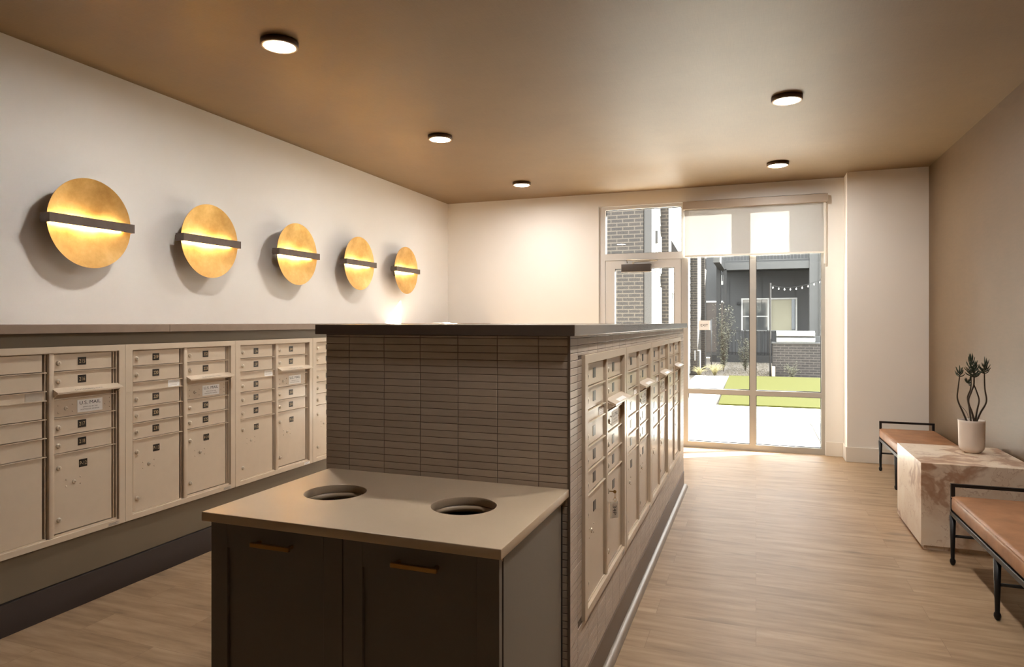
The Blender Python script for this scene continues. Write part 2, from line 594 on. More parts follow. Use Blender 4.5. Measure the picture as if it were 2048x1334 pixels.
# ------------------------------------------------------------------ room shell
XL, XR, YB, YF, ZC = -3.70, 1.576, 7.70, -2.6, 2.914
struct(MB().box(XL - .2, XR + .2, YF - .2, YB + .06, -.1, 0).build('floor', 'oak'))
struct(MB().box(XL - .2, XR + .2, YF - .2, YB + .2, ZC, ZC + .15).build('ceiling', 'ceiling'))
struct(MB().box(XL - .2, XL, YF - .2, YB + .2, 0, ZC).build('wall_left', 'wall'))
struct(MB().box(XR, XR + .2, YF - .2, YB + .2, 0, ZC).build('wall_right', 'linen'))
struct(MB().box(XL, XR, YF - .2, YF, 0, ZC).build('wall_front', 'wall'))
OX0, OX1, OZ = -1.742, .686, 2.762
struct(MB().box(XL, OX0, YB, YB + .2, 0, ZC).box(OX1, XR, YB, YB + .2, 0, ZC).box(OX0, OX1, YB, YB + .2, OZ, ZC).build('wall_back', 'wall'))
struct(MB().box(.862, XR, 7.45, YB, 0, ZC).build('trim_1', 'wall'))          # boxed pilaster in the corner
def bb(name, x0, x1, y0, y1):
    return struct(MB().box(x0, x1, y0, y1, 0, .147, bev=.002).build(name, 'trim'))
bb('baseboard_back', OX1 + .004, .850, YB - .014, YB)
bb('baseboard_pilaster', .848, XR, 7.436, 7.45)
bb('baseboard_pilaster_side', .848, .862, 7.45, YB - .014)
bb('baseboard_back_left', -3.12, OX0, YB - .014, YB)
bb('baseboard_right', XR - .012, XR, YF, 7.436)

# ---- glazed wall: frames, panes, door
FY0, FY1 = 7.722, 7.80
PY = 7.762
def ring(mb, x0, x1, z0, z1, t, y0, y1, mi=0):
    mb.box(x0, x0 + t, y0, y1, z0, z1, mi).box(x1 - t, x1, y0, y1, z0, z1, mi)
    mb.box(x0 + t, x1 - t, y0, y1, z0, z0 + t, mi).box(x0 + t, x1 - t, y0, y1, z1 - t, z1, mi)
    return mb
def pane(name, x0, x1, z0, z1, parent, y=PY):
    g = ring(MB(), x0 - .001, x1 + .001, z0 - .001, z1 + .001, .007, y - .012, y + .012)
    p = MB().box(x0, x1, y - .003, y + .003, z0, z1).build(name, 'glass', parent)
    g.build('gasket', 'gasket', parent)
    return p
t = struct(empty('window_1', (0, 0, 0)))            # transom above the door
f = MB()
f.box(OX0, -1.660, FY0, FY1, 2.126, OZ).box(-.792, -.716, FY0 - .002, FY1, 2.126, OZ)
f.box(-1.660, -.792, FY0, FY1, 2.717, OZ).box(-1.660, -.792, FY0, FY1, 2.126, 2.203)
f.box(OX0, -.716, YB, FY0, OZ - .006, OZ).box(OX0, OX0 + .006, YB, FY0, 0, OZ)
f.build('window_frame', 'alulight', t)
pane('pane', -1.660, -.792, 2.203, 2.717, t)
w2 = struct(empty('window_2', (0, 0, 0)))           # tall window beside the door
f = MB()
f.box(-.792, -.716, FY0, FY1, 0, 2.126).box(.650, OX1, FY0, FY1, 0, OZ).box(-.716, .650, FY0, FY1, 2.70, OZ)
f.box(-.064, .001, FY0, FY1, .065, 2.70).box(-.716, .650, FY0, FY1, 0, .065)
f.box(-.716, -.064, FY0, FY1, .601, .656).box(.001, .650, FY0, FY1, .601, .656)
f.build('window_frame', 'alu', w2)
for x0, x1 in ((-.716, -.064), (.001, .650)):
    pane('pane', x0, x1, .656, 2.70, w2)
    pane('pane', x0, x1, .065, .601, w2)
d1 = struct(empty('door_1', (0, 0, 0)))
f = MB().box(OX0, -1.668, FY0, FY1, 0, 2.126)
f.box(-1.668, -.792, FY0 + .01, FY1, 0, .012)
f.build('door_frame', 'alulight', d1)
f = MB()
DX0, DX1, DZ = -1.662, -.796, 2.122
f.box(DX0, -1.553, FY0 + .012, FY1 - .01, .014, DZ).box(-.873, DX1, FY0 + .012, FY1 - .01, .014, DZ)
f.box(-1.553, -.873, FY0 + .012, FY1 - .01, 2.028, DZ).box(-1.553, -.873, FY0 + .012, FY1 - .01, .014, .26)
f.build('door_leaf', 'alulight', d1)
pane('pane', -1.553, -.873, .26, 2.028, d1)
MB().cyl((-.84, 7.70, 1.0), (-.84, 7.70, 1.25), .011).cyl((-.84, 7.70, 1.01), (-.84, 7.735, 1.01), .008).cyl((-.84, 7.70, 1.24), (-.84, 7.735, 1.24), .008).build('pull_handle', 'steel', d1)
cl = MB().box(-1.463, -1.126, 7.655, 7.732, 1.985, 2.072, bev=.003).build('door_closer', 'closer', d1)
MB().tube([(-1.40, 7.69, 2.09), (-1.40, 7.66, 2.122), (-1.08, 7.70, 2.112), (-1.06, 7.715, 2.11)], .006).cyl((-1.33, 7.69, 2.072), (-1.33, 7.69, 2.10), .012).tube([(-1.33, 7.69, 2.10), (-1.08, 7.70, 2.104)], .006).build('closer_arm', 'steel', cl)
MB().box(-1.463, -1.126, 7.652, 7.66, 1.976, 1.985).build('closer_edge', 'steel', cl)
# exit sign on the glass
e = MB().box(-.606, -.482, 7.748, 7.755, 1.316, 1.422)
e.text('EXIT', Matrix(((1, 0, 0, -.544), (0, 0, -1, 7.748), (0, 1, 0, 1.369), (0, 0, 0, 1))), w=.078, h=.026, mi=1)
tag(e.build('exit_sign', ['whitelabel', 'ink']), 'small cream square sign reading EXIT stuck on the window glass', 'sign')
# roller shade
rs = empty('roller_shade', (-.04, 7.66, 2.70), 'white sheer roller shade lowered over the top of the tall window', 'window shade')
def part(mb, name, mats, root):
    o = mb.build(name, mats, root)
    o.matrix_parent_inverse = Matrix.Translation(-Vector(root.location))
    return o
part(MB().box(-.770, .704, 7.628, 7.718, 2.662, 2.746, bev=.002), 'cassette', 'cassette', rs)
part(MB().box(-.752, .668, 7.686, 7.6875, 2.150, 2.665), 'shade_fabric', 'fabric', rs)
part(MB().box(-.752, .668, 7.680, 7.694, 2.132, 2.152, bev=.003), 'hem_bar', 'trim', rs)
part(MB().box(.672, .690, 7.664, 7.704, 2.02, 2.662), 'side_channel', 'trim', rs)

# ------------------------------------------------------------------ left wall casework
cw = empty('mail_casework', (-3.4, 2.6, 0), 'olive taupe built-in casework along the left wall holding the mailboxes', 'casework')
part(MB().box(XL + .002, -3.192, YF + .01, YB - .002, .150, 1.346)
     .box(-3.192, -3.146, YF + .01, YB - .002, .150, .362).box(-3.192, -3.146, YF + .01, YB - .002, 1.266, 1.346)
     .box(-3.192, -3.146, YF + .01, 1.832, .362, 1.266).box(-3.192, -3.146, 4.945, YB - .002, .362, 1.266), 'cabinet_body', 'panel', cw)
part(MB().box(XL + .002, -3.135, YF + .01, YB - .002, 0, .144), 'plinth', 'plinth', cw)
lt = empty('wall_ledge', (-3.4, 2.6, 1.346), 'brown stone ledge running along the left wall above the mailboxes', 'ledge')
part(MB().box(XL + .002, -3.110, YF + .01, 2.861, 1.348, 1.390, bev=.0015), 'slab', 'ledge', lt)
part(MB().box(XL + .002, -3.110, 2.8625, YB - .002, 1.348, 1.390, bev=.0015), 'slab', 'ledge', lt)
tag(MB().box(-3.33, -3.21, 6.55, 6.78, 1.391, 1.396).box(-3.32, -3.20, 6.57, 6.76, 1.3965, 1.399).build('envelope', 'paper'), 'white envelope lying on the far end of the wall ledge', 'envelope')

# ------------------------------------------------------------------ mailbox units (local: x out, y right, z up)
FRONT = Matrix(((0, 0, 1, 0), (1, 0, 0, 0), (0, 1, 0, 0), (0, 0, 0, 1)))   # text plane to +X facing
def tm(y, z, x=0, rot=0):
    return Matrix.Translation((x, y, z)) @ FRONT @ Matrix.Rotation(rot, 4, 'Z')

proto = {}
def lock_mesh():
    if 'lock' not in proto:
        mb = MB().lathe([(0, .0085), (.0045, .0085), (.0060, .0080), (.0085, .0082), (.0105, .0070), (.0115, .0015), (.0125, 0)], axis='x', seg=20)
        mb.box(.0080, .0090, -.0008, .0008, -.004, .004, 1)
        proto['lock'] = mb.build('lock', ['steel', 'keyhole'])
    return proto['lock']
def disc_mesh():
    if 'disc' not in proto:
        mb = MB().lathe([(0, .004), (.008, .004), (.0095, .003), (.0102, 0)], axis='x', seg=18)
        mb.box(.004, .0048, -.0009, .0075, -.0009, .0009, 1)
        proto['disc'] = mb.build('master_lock', ['steel', 'keyhole'])
    return proto['disc']
def rivet_mesh():
    if 'rivet' not in proto:
        proto['rivet'] = MB().lathe([(0, .0025), (.002, .0022), (.0036, .0010), (.004, 0)], axis='x', seg=10).build('rivet', 'mail')
    return proto['rivet']
for fn in (lock_mesh, disc_mesh, rivet_mesh):
    fn()
_used = set()
def put(kind, parent, y, z, x=0):
    y += .013
    src = proto[kind]
    if kind not in _used:
        _used.add(kind); o = src; o.parent = parent; o.location = (x, y, z)
        return o
    return inst(src, parent, (x, y, z))

DXF = -.015       # door face plane
def door(root, name, y0, y1, z0, z1):
    mb = MB().box(DXF - .010, DXF, y0, y1, z0 + .0048, z1 - .0022, bev=.0012)
    return mb.build(name, 'mail', root)
def plate(parent, y, z, txt):
    y += .013
    mb = MB().box(DXF, DXF + .0012, y - .0215, y + .0215, z - .019, z + .019)
    if txt:
        mb.text(txt, tm(y, z, DXF + .0012), w=.030 if len(txt) == 3 else .036, h=.0185, mi=1)
    return mb.build('number_plate', ['plate', 'number'], parent)

def mail_unit(x, y, label, group, left, right, detail=True):
    root = empty('mailbox_unit', (x, y, .345), label, 'mailbox unit', group)
    Z = .345
    H = 1.283 - Z
    fr = MB()
    t0, t1 = .372 - Z, 1.253 - Z
    FT = .014
    fr.box(-.016, 0, 0, .042, 0, H).box(-.016, 0, .752, .7885, 0, H)
    fr.box(-.016, 0, .042, .752, 0, t0).box(-.016, 0, .042, .752, t1, H)
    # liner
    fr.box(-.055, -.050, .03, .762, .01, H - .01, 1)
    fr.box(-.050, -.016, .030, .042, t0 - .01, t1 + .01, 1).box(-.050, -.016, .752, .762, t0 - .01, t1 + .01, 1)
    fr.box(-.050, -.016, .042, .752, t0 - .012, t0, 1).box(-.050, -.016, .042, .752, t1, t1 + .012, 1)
    # inner rails
    fr.box(-.050, -.012, .046, .0505, t0, t1, 0).box(-.050, -.012, .046, .376, t0, t0 + .006).box(-.050, -.012, .412, .742, t0, t0 + .010)
    fr.box(-.050, -.012, .046, .742, t1 - .004, t1)
    fr.box(-.040, -.018, .376, .379, t0, t1).box(-.040, -.016, .729, .732, t0, t1).box(-.040, -.010, .742, .746, t0, t1)
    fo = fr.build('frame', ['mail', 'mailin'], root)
    ml = MB().box(-.050, -.006, .3885, .414, t0, t1, bev=.004).build('mullion', 'mail', root)
    zs = [1.250, 1.162, 1.074, 1.030, .941, .853, .765, .374]
    zr = [1.250, 1.162, 1.074, 1.030, .940, .851, .766, .382]
    dv = MB()
    for z in zs[1:7]: dv.box(-.050, -.0085, .0505, .380, z - Z - .0018, z - Z + .0018)
    for z in zr[1:7]: dv.box(-.050, -.0085, .4145, .738, z - Z - .0018, z - Z + .0018)
    dv.build('shelf_edges', 'mail', root)
    li = 0
    for k in range(7):
        z0, z1 = zs[k + 1] - Z, zs[k] - Z
        zc = (z0 + z1) / 2
        if k == 2:
            st = MB().box(DXF - .006, DXF - .001, .057, .372, z0 + .002, z1 - .002).build('blank_strip', 'mail', root)
            lb = MB().box(DXF - .001, DXF + .0004, .284, .363, z0 + .003, z1 - .003)
            for q in range(4): lb.box(DXF + .0004, DXF + .0007, .291, .356 - .012 * (q % 2), z1 - .0115 - q * .007, z1 - .0095 - q * .007, 1)
            lb.build('label_plate', ['silverlabel' if left == 'A' else 'whitelabel', 'silverlabel' if left == 'A' else 'silverlabel'], st)
            continue
        nm = 'parcel_door' if k == 6 else 'mail_door'
        d = door(root, nm, .057, .362, z0, z1)
        if left == 'A':          # the column cut by the photo edge
            continue
        txt = left[li] if left else None
        li += 1
        if k < 6:
            put('lock', d, .065, zc - .002, DXF)
            plate(d, .188, zc + .003, txt)
        else:
            put('lock', d, .066, .699 - Z, DXF); put('lock', d, .067, .449 - Z, DXF)
            plate(d, .191, .702 - Z, txt)
            put('disc', d, .143, .620 - Z, DXF)
            for a, b in ((.106, .636), (.106, .603), (.178, .637), (.178, .603)): put('rivet', d, a, b - Z, DXF)
    li = 0
    for k in range(7):
        z0, z1 = zr[k + 1] - Z, zr[k] - Z
        zc = (z0 + z1) / 2
        if k == 2:
            hd = MB()
            hd.box(DXF - .006, DXF, .4165, .720, z0 + .002, z1)
            hd.prism([(-.015, 1.0849 - Z), (.028, 1.0657 - Z), (.028, 1.058 - Z), (.023, 1.058 - Z), (-.015, 1.0779 - Z)], .406, .754, 'y')
            for yy in (.408, .742):
                hd.prism([(-.015, 1.074 - Z), (.021, 1.060 - Z), (.002, 1.044 - Z), (-.015, 1.044 - Z)], yy, yy + .003, 'y')
            sl = math.atan2(.017, .038)
            ho = hd.build('outgoing_mail_hood', 'mail', root)
            lab = MB()
            if not detail:
                q = [Vector((.008, .50, 0)), Vector((.026, .50, 0)), Vector((.026, .66, 0)), Vector((.008, .66, 0))]
                pts = [(v.x, v.y, 1.0800 - Z - (v.x + .004) * .4474 + .0006) for v in q]
                lab.add(pts, [(0, 1, 2, 3)], 0).build('hood_label', ['whitelabel'], ho)
            else:
                lab.text('OUTGOING MAIL', Matrix.Translation((.016, .575, 1.0800 - Z - .020 * .4474)) @ Matrix.Rotation(-(pi / 2 - sl), 4, 'Y') @ FRONT, w=.15, h=.011, thick=.0008)
                lab.build('hood_lettering', ['greyink'], ho)
            continue
        if k == 3:
            p = door(root, 'collection_door', .4165, .720, z0, z1)
            put('disc', p, .463, .983 - Z, DXF)
            for a, b in ((.425, 1.0), (.425, .966), (.497, 1.0), (.497, .966), (.670, .983), (.696, 1.013), (.696, .966), (.696, .990)): put('rivet', p, a, b - Z, DXF)
            lb = MB().box(DXF, DXF + .0008, .534, .668, .955 - Z, 1.017 - Z)
            lb.text('U.S. MAIL', tm(.601, 1.001 - Z, DXF + .0008), w=.112, h=.0165, mi=1)
            lb.text('APPROVED BY THE', tm(.601, .9795 - Z, DXF + .0008), w=.078, h=.0058, mi=2)
            lb.text('POSTMASTER GENERAL', tm(.601, .9675 - Z, DXF + .0008), w=.100, h=.0058, mi=2)
            lb.build('mail_label', ['whitelabel', 'ink', 'greyink'], p)
            continue
        nm = 'parcel_door' if k == 6 else 'mail_door'
        d = door(root, nm, .4165, .720, z0, z1)
        txt = right[li] if right else None
        li += 1
        if k < 6:
            put('lock', d, .425, zc - .002, DXF)
            plate(d, .545, zc + .003, txt)
        else:
            put('lock', d, .427, .699 - Z, DXF); put('lock', d, .428, .449 - Z, DXF)
            plate(d, .551, .702 - Z, txt)
            put('disc', d, .504, .619 - Z, DXF)
            for a, b in ((.465, .636), (.465, .603), (.537, .636), (.537, .603)): put('rivet', d, a, b - Z, DXF)
    lb = MB().box(0, .0006, .690, .752, .003, .019)
    for q in range(3): lb.box(.0006, .0009, .694, .742 - .01 * (q % 2), .006 + q * .0045, .0075 + q * .0045, 1)
    lb.build('maker_label', ['whitelabel' if detail and right and right[0] == '241' else 'silverlabel', 'greyink'], root)
    return root

GL = 'mailbox units in the left wall casework'
GI = 'mailbox units in the tiled island side'
mail_unit(-3.13, 1.807, 'tan mailbox unit at the left edge with doors 215 to 218 and P-12', GL, 'A', ['215', '216', '217', '218', 'P-12'])
mail_unit(-3.13, 2.597, 'tan mailbox unit in the left wall with doors 219 to 235, P-13 and P-14', GL, ['219', '220', '229', '230', '231', 'P-13'], ['232', '233', '234', '235', 'P-14'])
mail_unit(-3.13, 3.389, 'tan mailbox unit in the left wall with doors 236 to 244, P-15 and P-16', GL, ['236', '237', '238', '239', '240', 'P-15'], ['241', '242', '243', '244', 'P-16'])
mail_unit(-3.13, 4.181, 'tan mailbox unit in the left wall mostly hidden behind the tiled island', GL, None, None, False)
for i, lab in enumerate(('tan mailbox unit in island side nearest the waste counter, key tag hanging from it',
                         'tan mailbox unit in the island side, second from the waste counter',
                         'tan mailbox unit in the island side, third from the waste counter',
                         'tan mailbox unit in the island side, last one before the glass wall')):
    mail_unit(-.565, 2.29 + i * .80, lab, GI, None, None, False)

# ------------------------------------------------------------------ tiled island
IX0, IX1, IY0, IY1 = -1.528, -.577, 2.12, 5.80
isl = empty('mail_island', (-1.05, 3.96, 0), 'tiled taupe mail island with stacked slim tiles in the middle of the room', 'island')
MU0, MU1 = 2.29, 2.29 + 3 * .80 + .79
part(MB().box(IX0 + .0022, IX1 - .10, IY0 + .0022, IY1 - .0022, .02, 1.355)
     .box(IX1 - .10, IX1 - .0022, IY0 + .0022, MU0 + .02, .02, 1.355)
     .box(IX1 - .10, IX1 - .0022, MU1 - .02, IY1 - .0022, .02, 1.355)
     .box(IX1 - .10, IX1 - .0022, MU0 + .02, MU1 - .02, .02, .36)
     .box(IX1 - .10, IX1 - .0022, MU0 + .02, MU1 - .02, 1.268, 1.355), 'island_core', 'grout', isl)
tl = MB()
def tile_at(face, a0, a1, z0, z1):
    g = .0010; c = .0012; d = .0022
    a0 += g; a1 -= g; z0 += g; z1 -= g
    if a1 - a0 < .008 or z1 - z0 < .006: return
    o = [(a0, z0), (a1, z0), (a1, z1), (a0, z1)]
    i = [(a0 + c, z0 + c), (a1 - c, z0 + c), (a1 - c, z1 - c), (a0 + c, z1 - c)]
    if face == 'y': vs = [(a, IY0 + d, z) for a, z in o] + [(a, IY0 + .0009, z) for a, z in o] + [(a, IY0, z) for a, z in i]
    elif face == 'x': vs = [(IX1 - d, a, z) for a, z in o] + [(IX1 - .0009, a, z) for a, z in o] + [(IX1, a, z) for a, z in i]
    elif face == 'w': vs = [(IX0 + d, a, z) for a, z in o] + [(IX0 + .0009, a, z) for a, z in o] + [(IX0, a, z) for a, z in i]
    else: vs = [(a, IY1 - d, z) for a, z in o] + [(a, IY1 - .0009, z) for a, z in o] + [(a, IY1, z) for a, z in i]
    fs = [(8, 9, 10, 11)]
    for k in range(4):
        n = (k + 1) % 4
        fs += [(k, n, 4 + n, 4 + k), (4 + k, 4 + n, 8 + n, 8 + k)]
    tl.add(vs, fs)
RH = .0252
rows = []
z = 1.346
rows.append((z, 1.355))
while z > .14:
    rows.append((max(z - RH, .14), z)); z -= RH
xs = [IX0] + [-1.425 + .1483 * k for k in range(6)] + [IX1 - .004]
ys = [IY0 + .004] + [2.233 + .1483 * k for k in range(24)]
ys = [y for y in ys if y < IY1 - .03] + [IY1]
for z0, z1 in rows:
    for a, b in zip(xs[:-1], xs[1:]):
        tile_at('y', a, b, z0, z1)
        tile_at('b', a, b, z0, z1)
    for a, b in zip(ys[:-1], ys[1:]):
        tile_at('w', a, b, z0, z1)
        # side: cut around the mailbox openings
        if z1 <= .347 or z0 >= 1.281:
            tile_at('x', a, b, z0, z1)
        elif z0 < .345 or z1 > 1.283:
            if z0 < .345: tile_at('x', a, b, z0, .345) if (b > MU0 and a < MU1) else tile_at('x', a, b, z0, z1)
            else: tile_at('x', a, b, 1.283, z1) if (b > MU0 and a < MU1) else tile_at('x', a, b, z0, z1)
        else:
            if b <= MU0 or a >= MU1: tile_at('x', a, b, z0, z1)
            else:
                if a < MU0: tile_at('x', a, MU0 - .001, z0, z1)
                if b > MU1: tile_at('x', MU1 + .001, b, z0, z1)
part(tl, 'slim_tiles', 'tile', isl)
part(MB().box(IX1 - .006, IX1 + .003, IY0 - .001, IY0 + .0035, .14, 1.355), 'corner_trim', 'base_brown', isl)
part(MB().box(IX1 - .02, IX1 + .004, IY0 + .001, IY1 + .004, 0, .138).box(IX0 - .004, IX0 + .02, IY0 + .001, IY1 + .004, 0, .138).box(IX0, IX1, IY1, IY1 + .004, 0, .138), 'base_panel', 'base_brown', isl)
q = [(IX1 + .004, 0), (IX1 + .034, 0)] + [(IX1 + .006 + .028 * cos(t), .004 + .024 * sin(t)) for t in [radians(a) for a in range(0, 91, 15)]] + [(IX1 + .004, .028)]
part(MB().prism(q, IY0 + .002, IY1 + .02, 'y', smooth=True), 'floor_trim', 'rail', isl)
tag(MB().box(-1.562, -.553, 2.098, 5.868, 1.3555, 1.392, bev=.0015).build('island_worktop', 'slab'), 'thick brown stone slab capping the tiled mail island', 'worktop')

# key and tag hanging from the first island unit
kt = empty('key_tag', (-.552, 2.732, .699), 'clear key tag reading 34P hanging on a ring from a key', 'key tag')
MB().box(-.021, .002, -.001, .001, -.002, .002).cyl((.003, -.001, 0), (.003, .001, 0), .007, seg=14).build('key', 'brassbar', kt)
rg = MB().tube([(.004 + .003 * cos(a), .003 * sin(a), -.014 + .013 * sin(a)) for a in [2 * pi * k / 20 for k in range(21)]], .0009, 6)
rg.tube([(.004 + .005 * cos(a), 0, -.032 + .008 * sin(a)) for a in [2 * pi * k / 16 for k in range(17)]], .0009, 6)
rg.build('ring', 'brassbar', kt)
RT = Matrix.Rotation(radians(-45), 4, 'Z')
def rot_mb(mb):
    mb.v = [tuple(RT @ Vector(v)) for v in mb.v]
    return mb
rot_mb(MB().box(-.0015, .0015, -.019, .019, -.110, -.041, bev=.0008)).build('tag', 'acrylic', kt)
tx = MB().box(.0016, .0020, -.012, .014, -.105, -.047, 0)
tx.text('34P', Matrix.Translation((.0021, .001, -.076)) @ FRONT @ Matrix.Rotation(-pi / 2, 4, 'Z'), w=.038, h=.017, mi=1)
rot_mb(tx).build('tag_lettering', ['silverlabel', 'ink'], kt)

# ------------------------------------------------------------------ waste counter in front of the island
CX0, CX1, CY0, CY1 = -1.496, -.592, 1.522, 2.118
holes = [(-1.279, 1.825, .0985), (-.823, 1.823, .0985)]
cab = empty('waste_cabinet', (-1.044, 1.8, 0), 'dark brown two door waste cabinet in front of the tiled island', 'cabinet')
part(MB().box(CX0, CX0 + .018, CY0 + .022, CY1, .09, .824).box(CX1 - .018, CX1, CY0 + .030, CY1 - .045, .0, .824)
     .box(CX0 + .018, CX1 - .018, CY1 - .018, CY1, .09, .824).box(CX0 + .018, CX1 - .018, CY0 + .022, CY1 - .018, .09, .108)
     .box(-1.053, -1.035, CY0 + .022, CY1 - .018, .108, .824)
     .box(CX0 + .018, CX1 - .02, CY0 + .06, CY1 - .02, 0, .09), 'body', 'cabinet', cab)
part(MB().box(CX1 - .02, CX1 - .008, CY1 - .045, CY1, 0, .824).box(CX1 - .018, CX1 - .008, CY0 + .022, CY0 + .030, 0, .824), 'dark_gap_strip', 'dark', cab)  # black strips stand in for the shaded gaps beside the side panel
hs = holed_slab('top_deck', [(CX0, CY0 + .02), (CX1 - .002, CY0 + .02), (CX1 - .002, CY1), (CX0, CY1)], holes, .804, .8235, 'counter', cab)
hs.matrix_parent_inverse = Matrix.Translation(-Vector(cab.location))
def cdoor(x0, x1):
    mb = MB()
    y0, y1 = CY0, CY0 + .020
    z0, z1 = .095, .822
    s_ = .060
    mb.box(x0, x0 + s_, y0, y1, z0, z1, bev=.001).box(x1 - s_, x1, y0, y1, z0, z1, bev=.001)
    mb.box(x0 + s_, x1 - s_, y0, y1, z1 - .072, z1).box(x0 + s_, x1 - s_, y0, y1, z0, z0 + .072)
    mb.box(x0 + s_, x1 - s_, y0 + .009, y1 - .002, z0 + .072, z1 - .072)
    d = part(mb, 'cabinet_door', 'cabinet', cab)
    xc = (x0 + x1) / 2 + .0
    return d
def pull(parent, xc):
    mb = MB().box(xc - .066, xc + .066, CY0 - .032, CY0 - .022, .772, .784, bev=.0015)
    for dx in (-.055, .055): mb.box(xc + dx - .004, xc + dx + .004, CY0 - .022, CY0, .774, .782)
    h = mb.build('pull_handle', 'brassbar', parent)
    h.matrix_parent_inverse = parent.matrix_world.inverted()
    h.parent = parent
    h.matrix_parent_inverse = Matrix.Identity(4)
    return h
da = cdoor(CX0, -1.0455)
db = cdoor(-1.0425, CX1)
pull(da, -1.263)
pull(db, -.815)
wt = holed_slab('waste_worktop', [(-1.510, 1.500), (-.578, 1.500), (-.578, 2.119), (-1.510, 2.119)], holes, .8245, .851, 'counter')
tag(wt, 'cream stone worktop with two round waste holes', 'worktop')
bv = wt.modifiers.new('bevel', 'BEVEL'); bv.width = .0018; bv.segments = 2; bv.limit_method = 'ANGLE'; bv.angle_limit = radians(50)
for (hx, hy, r), nm in zip(holes, ('left', 'right')):
    mb = MB().lathe([(.0, .0), (.15, 0), (.165, .65), (.170, .67), (.164, .67), (.158, .65), (.145, .012), (0, .012)], (hx, hy + .01, .109), seg=28)
    tag(mb.build('waste_bin', 'dark'), 'black waste bin inside the cabinet below the %s hand round hole' % nm, 'waste bin', 'waste bins under the worktop')

# ------------------------------------------------------------------ sconces
def sconce(y, label):
    R = .2553; z = 1.967
    r = empty('wall_sconce', (XL, y, z), label, 'wall sconce', 'brass disc sconces on the left wall')
    prof = []
    for k in range(0, 17):
        a = k / 16
        prof.append((R * a, .103 + .022 * a * a))
    back = [(R, .125), (R, .1225)] + [(R * a / 16, .100 + .022 * (a / 16) ** 2) for a in range(15, -1, -1)]
    MB().lathe(prof, axis='x', seg=96).lathe(back, axis='x', seg=96).build('brass_disc', 'brass', r)
    b = MB()
    b.box(.147, .153, -.2545, .2545, -.026, .026, bev=.001)
    b.box(.082, .147, -.2600, -.2560, -.026, .026).box(.082, .147, .2560, .2600, -.026, .026)
    b.box(.147, .153, -.2600, -.2545, -.026, .026).box(.147, .153, .2545, .2600, -.026, .026)
    b.box(.02, .099, -.02, .02, -.02, .02)
    b.box(.078, .083, -.2600, .2600, -.015, .015)
    b.build('bar', 'bronze', r)
    MB().box(.0, .02, -.06, .06, -.06, .06, bev=.002).build('wall_mount', 'bronze', r)
    MB().box(.139, .1465, -.205, .205, -.020, .020).build('led_strip', 'led', r)
    return r
ords = ('brass disc wall sconce nearest the camera, largest of the row', 'second brass disc wall sconce from the left, above unit 219',
        'middle brass disc wall sconce of the row of five', 'fourth brass disc wall sconce from the left',
        'last brass disc wall sconce, above the small patch of sunlight')
for (y, lb) in zip((2.745, 3.634, 4.574, 5.494, 6.405), ords): sconce(y, lb)

# ------------------------------------------------------------------ ceiling lights
def downlight(x, y, label):
    r = empty('ceiling_light', (x, y, ZC), label, 'ceiling light', 'flush disc ceiling lights')
    MB().lathe([(.092, 0), (.099, -.002), (.099, -.026), (.096, -.030), (.080, -.031), (.080, -.026), (.092, -.02)], seg=48, mis=[0, 0, 0, 1, 1, 1]).build('rim', ['lightrim', 'ringface'], r)
    MB().lathe([(0, -.028), (.0802, -.028)], seg=48).lathe([(.0802, -.028), (.0802, -.02), (0, -.02)], seg=48).build('diffuser', 'lens', r)
    return r
downlight(-2.41, 2.93, 'round flush ceiling light nearest the camera at upper left')
downlight(-2.41, 4.87, 'round flush ceiling light in the middle of the left row')
downlight(-2.38, 6.79, 'round flush ceiling light farthest back in the left row')
downlight(.195, 4.82, 'nearer round flush ceiling light on the right hand side')
downlight(.195, 6.78, 'farther round flush ceiling light on the right, near the window')
downlight(.195, 1.80, 'added unseen round fill light overhead beside the waste counter')  # extra lamp added out of view to brighten the island side and counter
downlight(.195, 2.90, 'round flush ceiling light overhead just above the top of the picture')

# ------------------------------------------------------------------ marble block
mbk = empty('marble_side_table', (1.262, 5.08, 0), 'cream marble cube table with rust veins holding the potted plant', 'side table')
part(MB().box(.955, 1.560, 4.715, 5.445, .028, .535, bev=.0015), 'marble_block', 'marble', mbk)
part(MB().box(.975, 1.560, 4.735, 5.425, 0, .0275), 'recessed_base', 'marble', mbk)

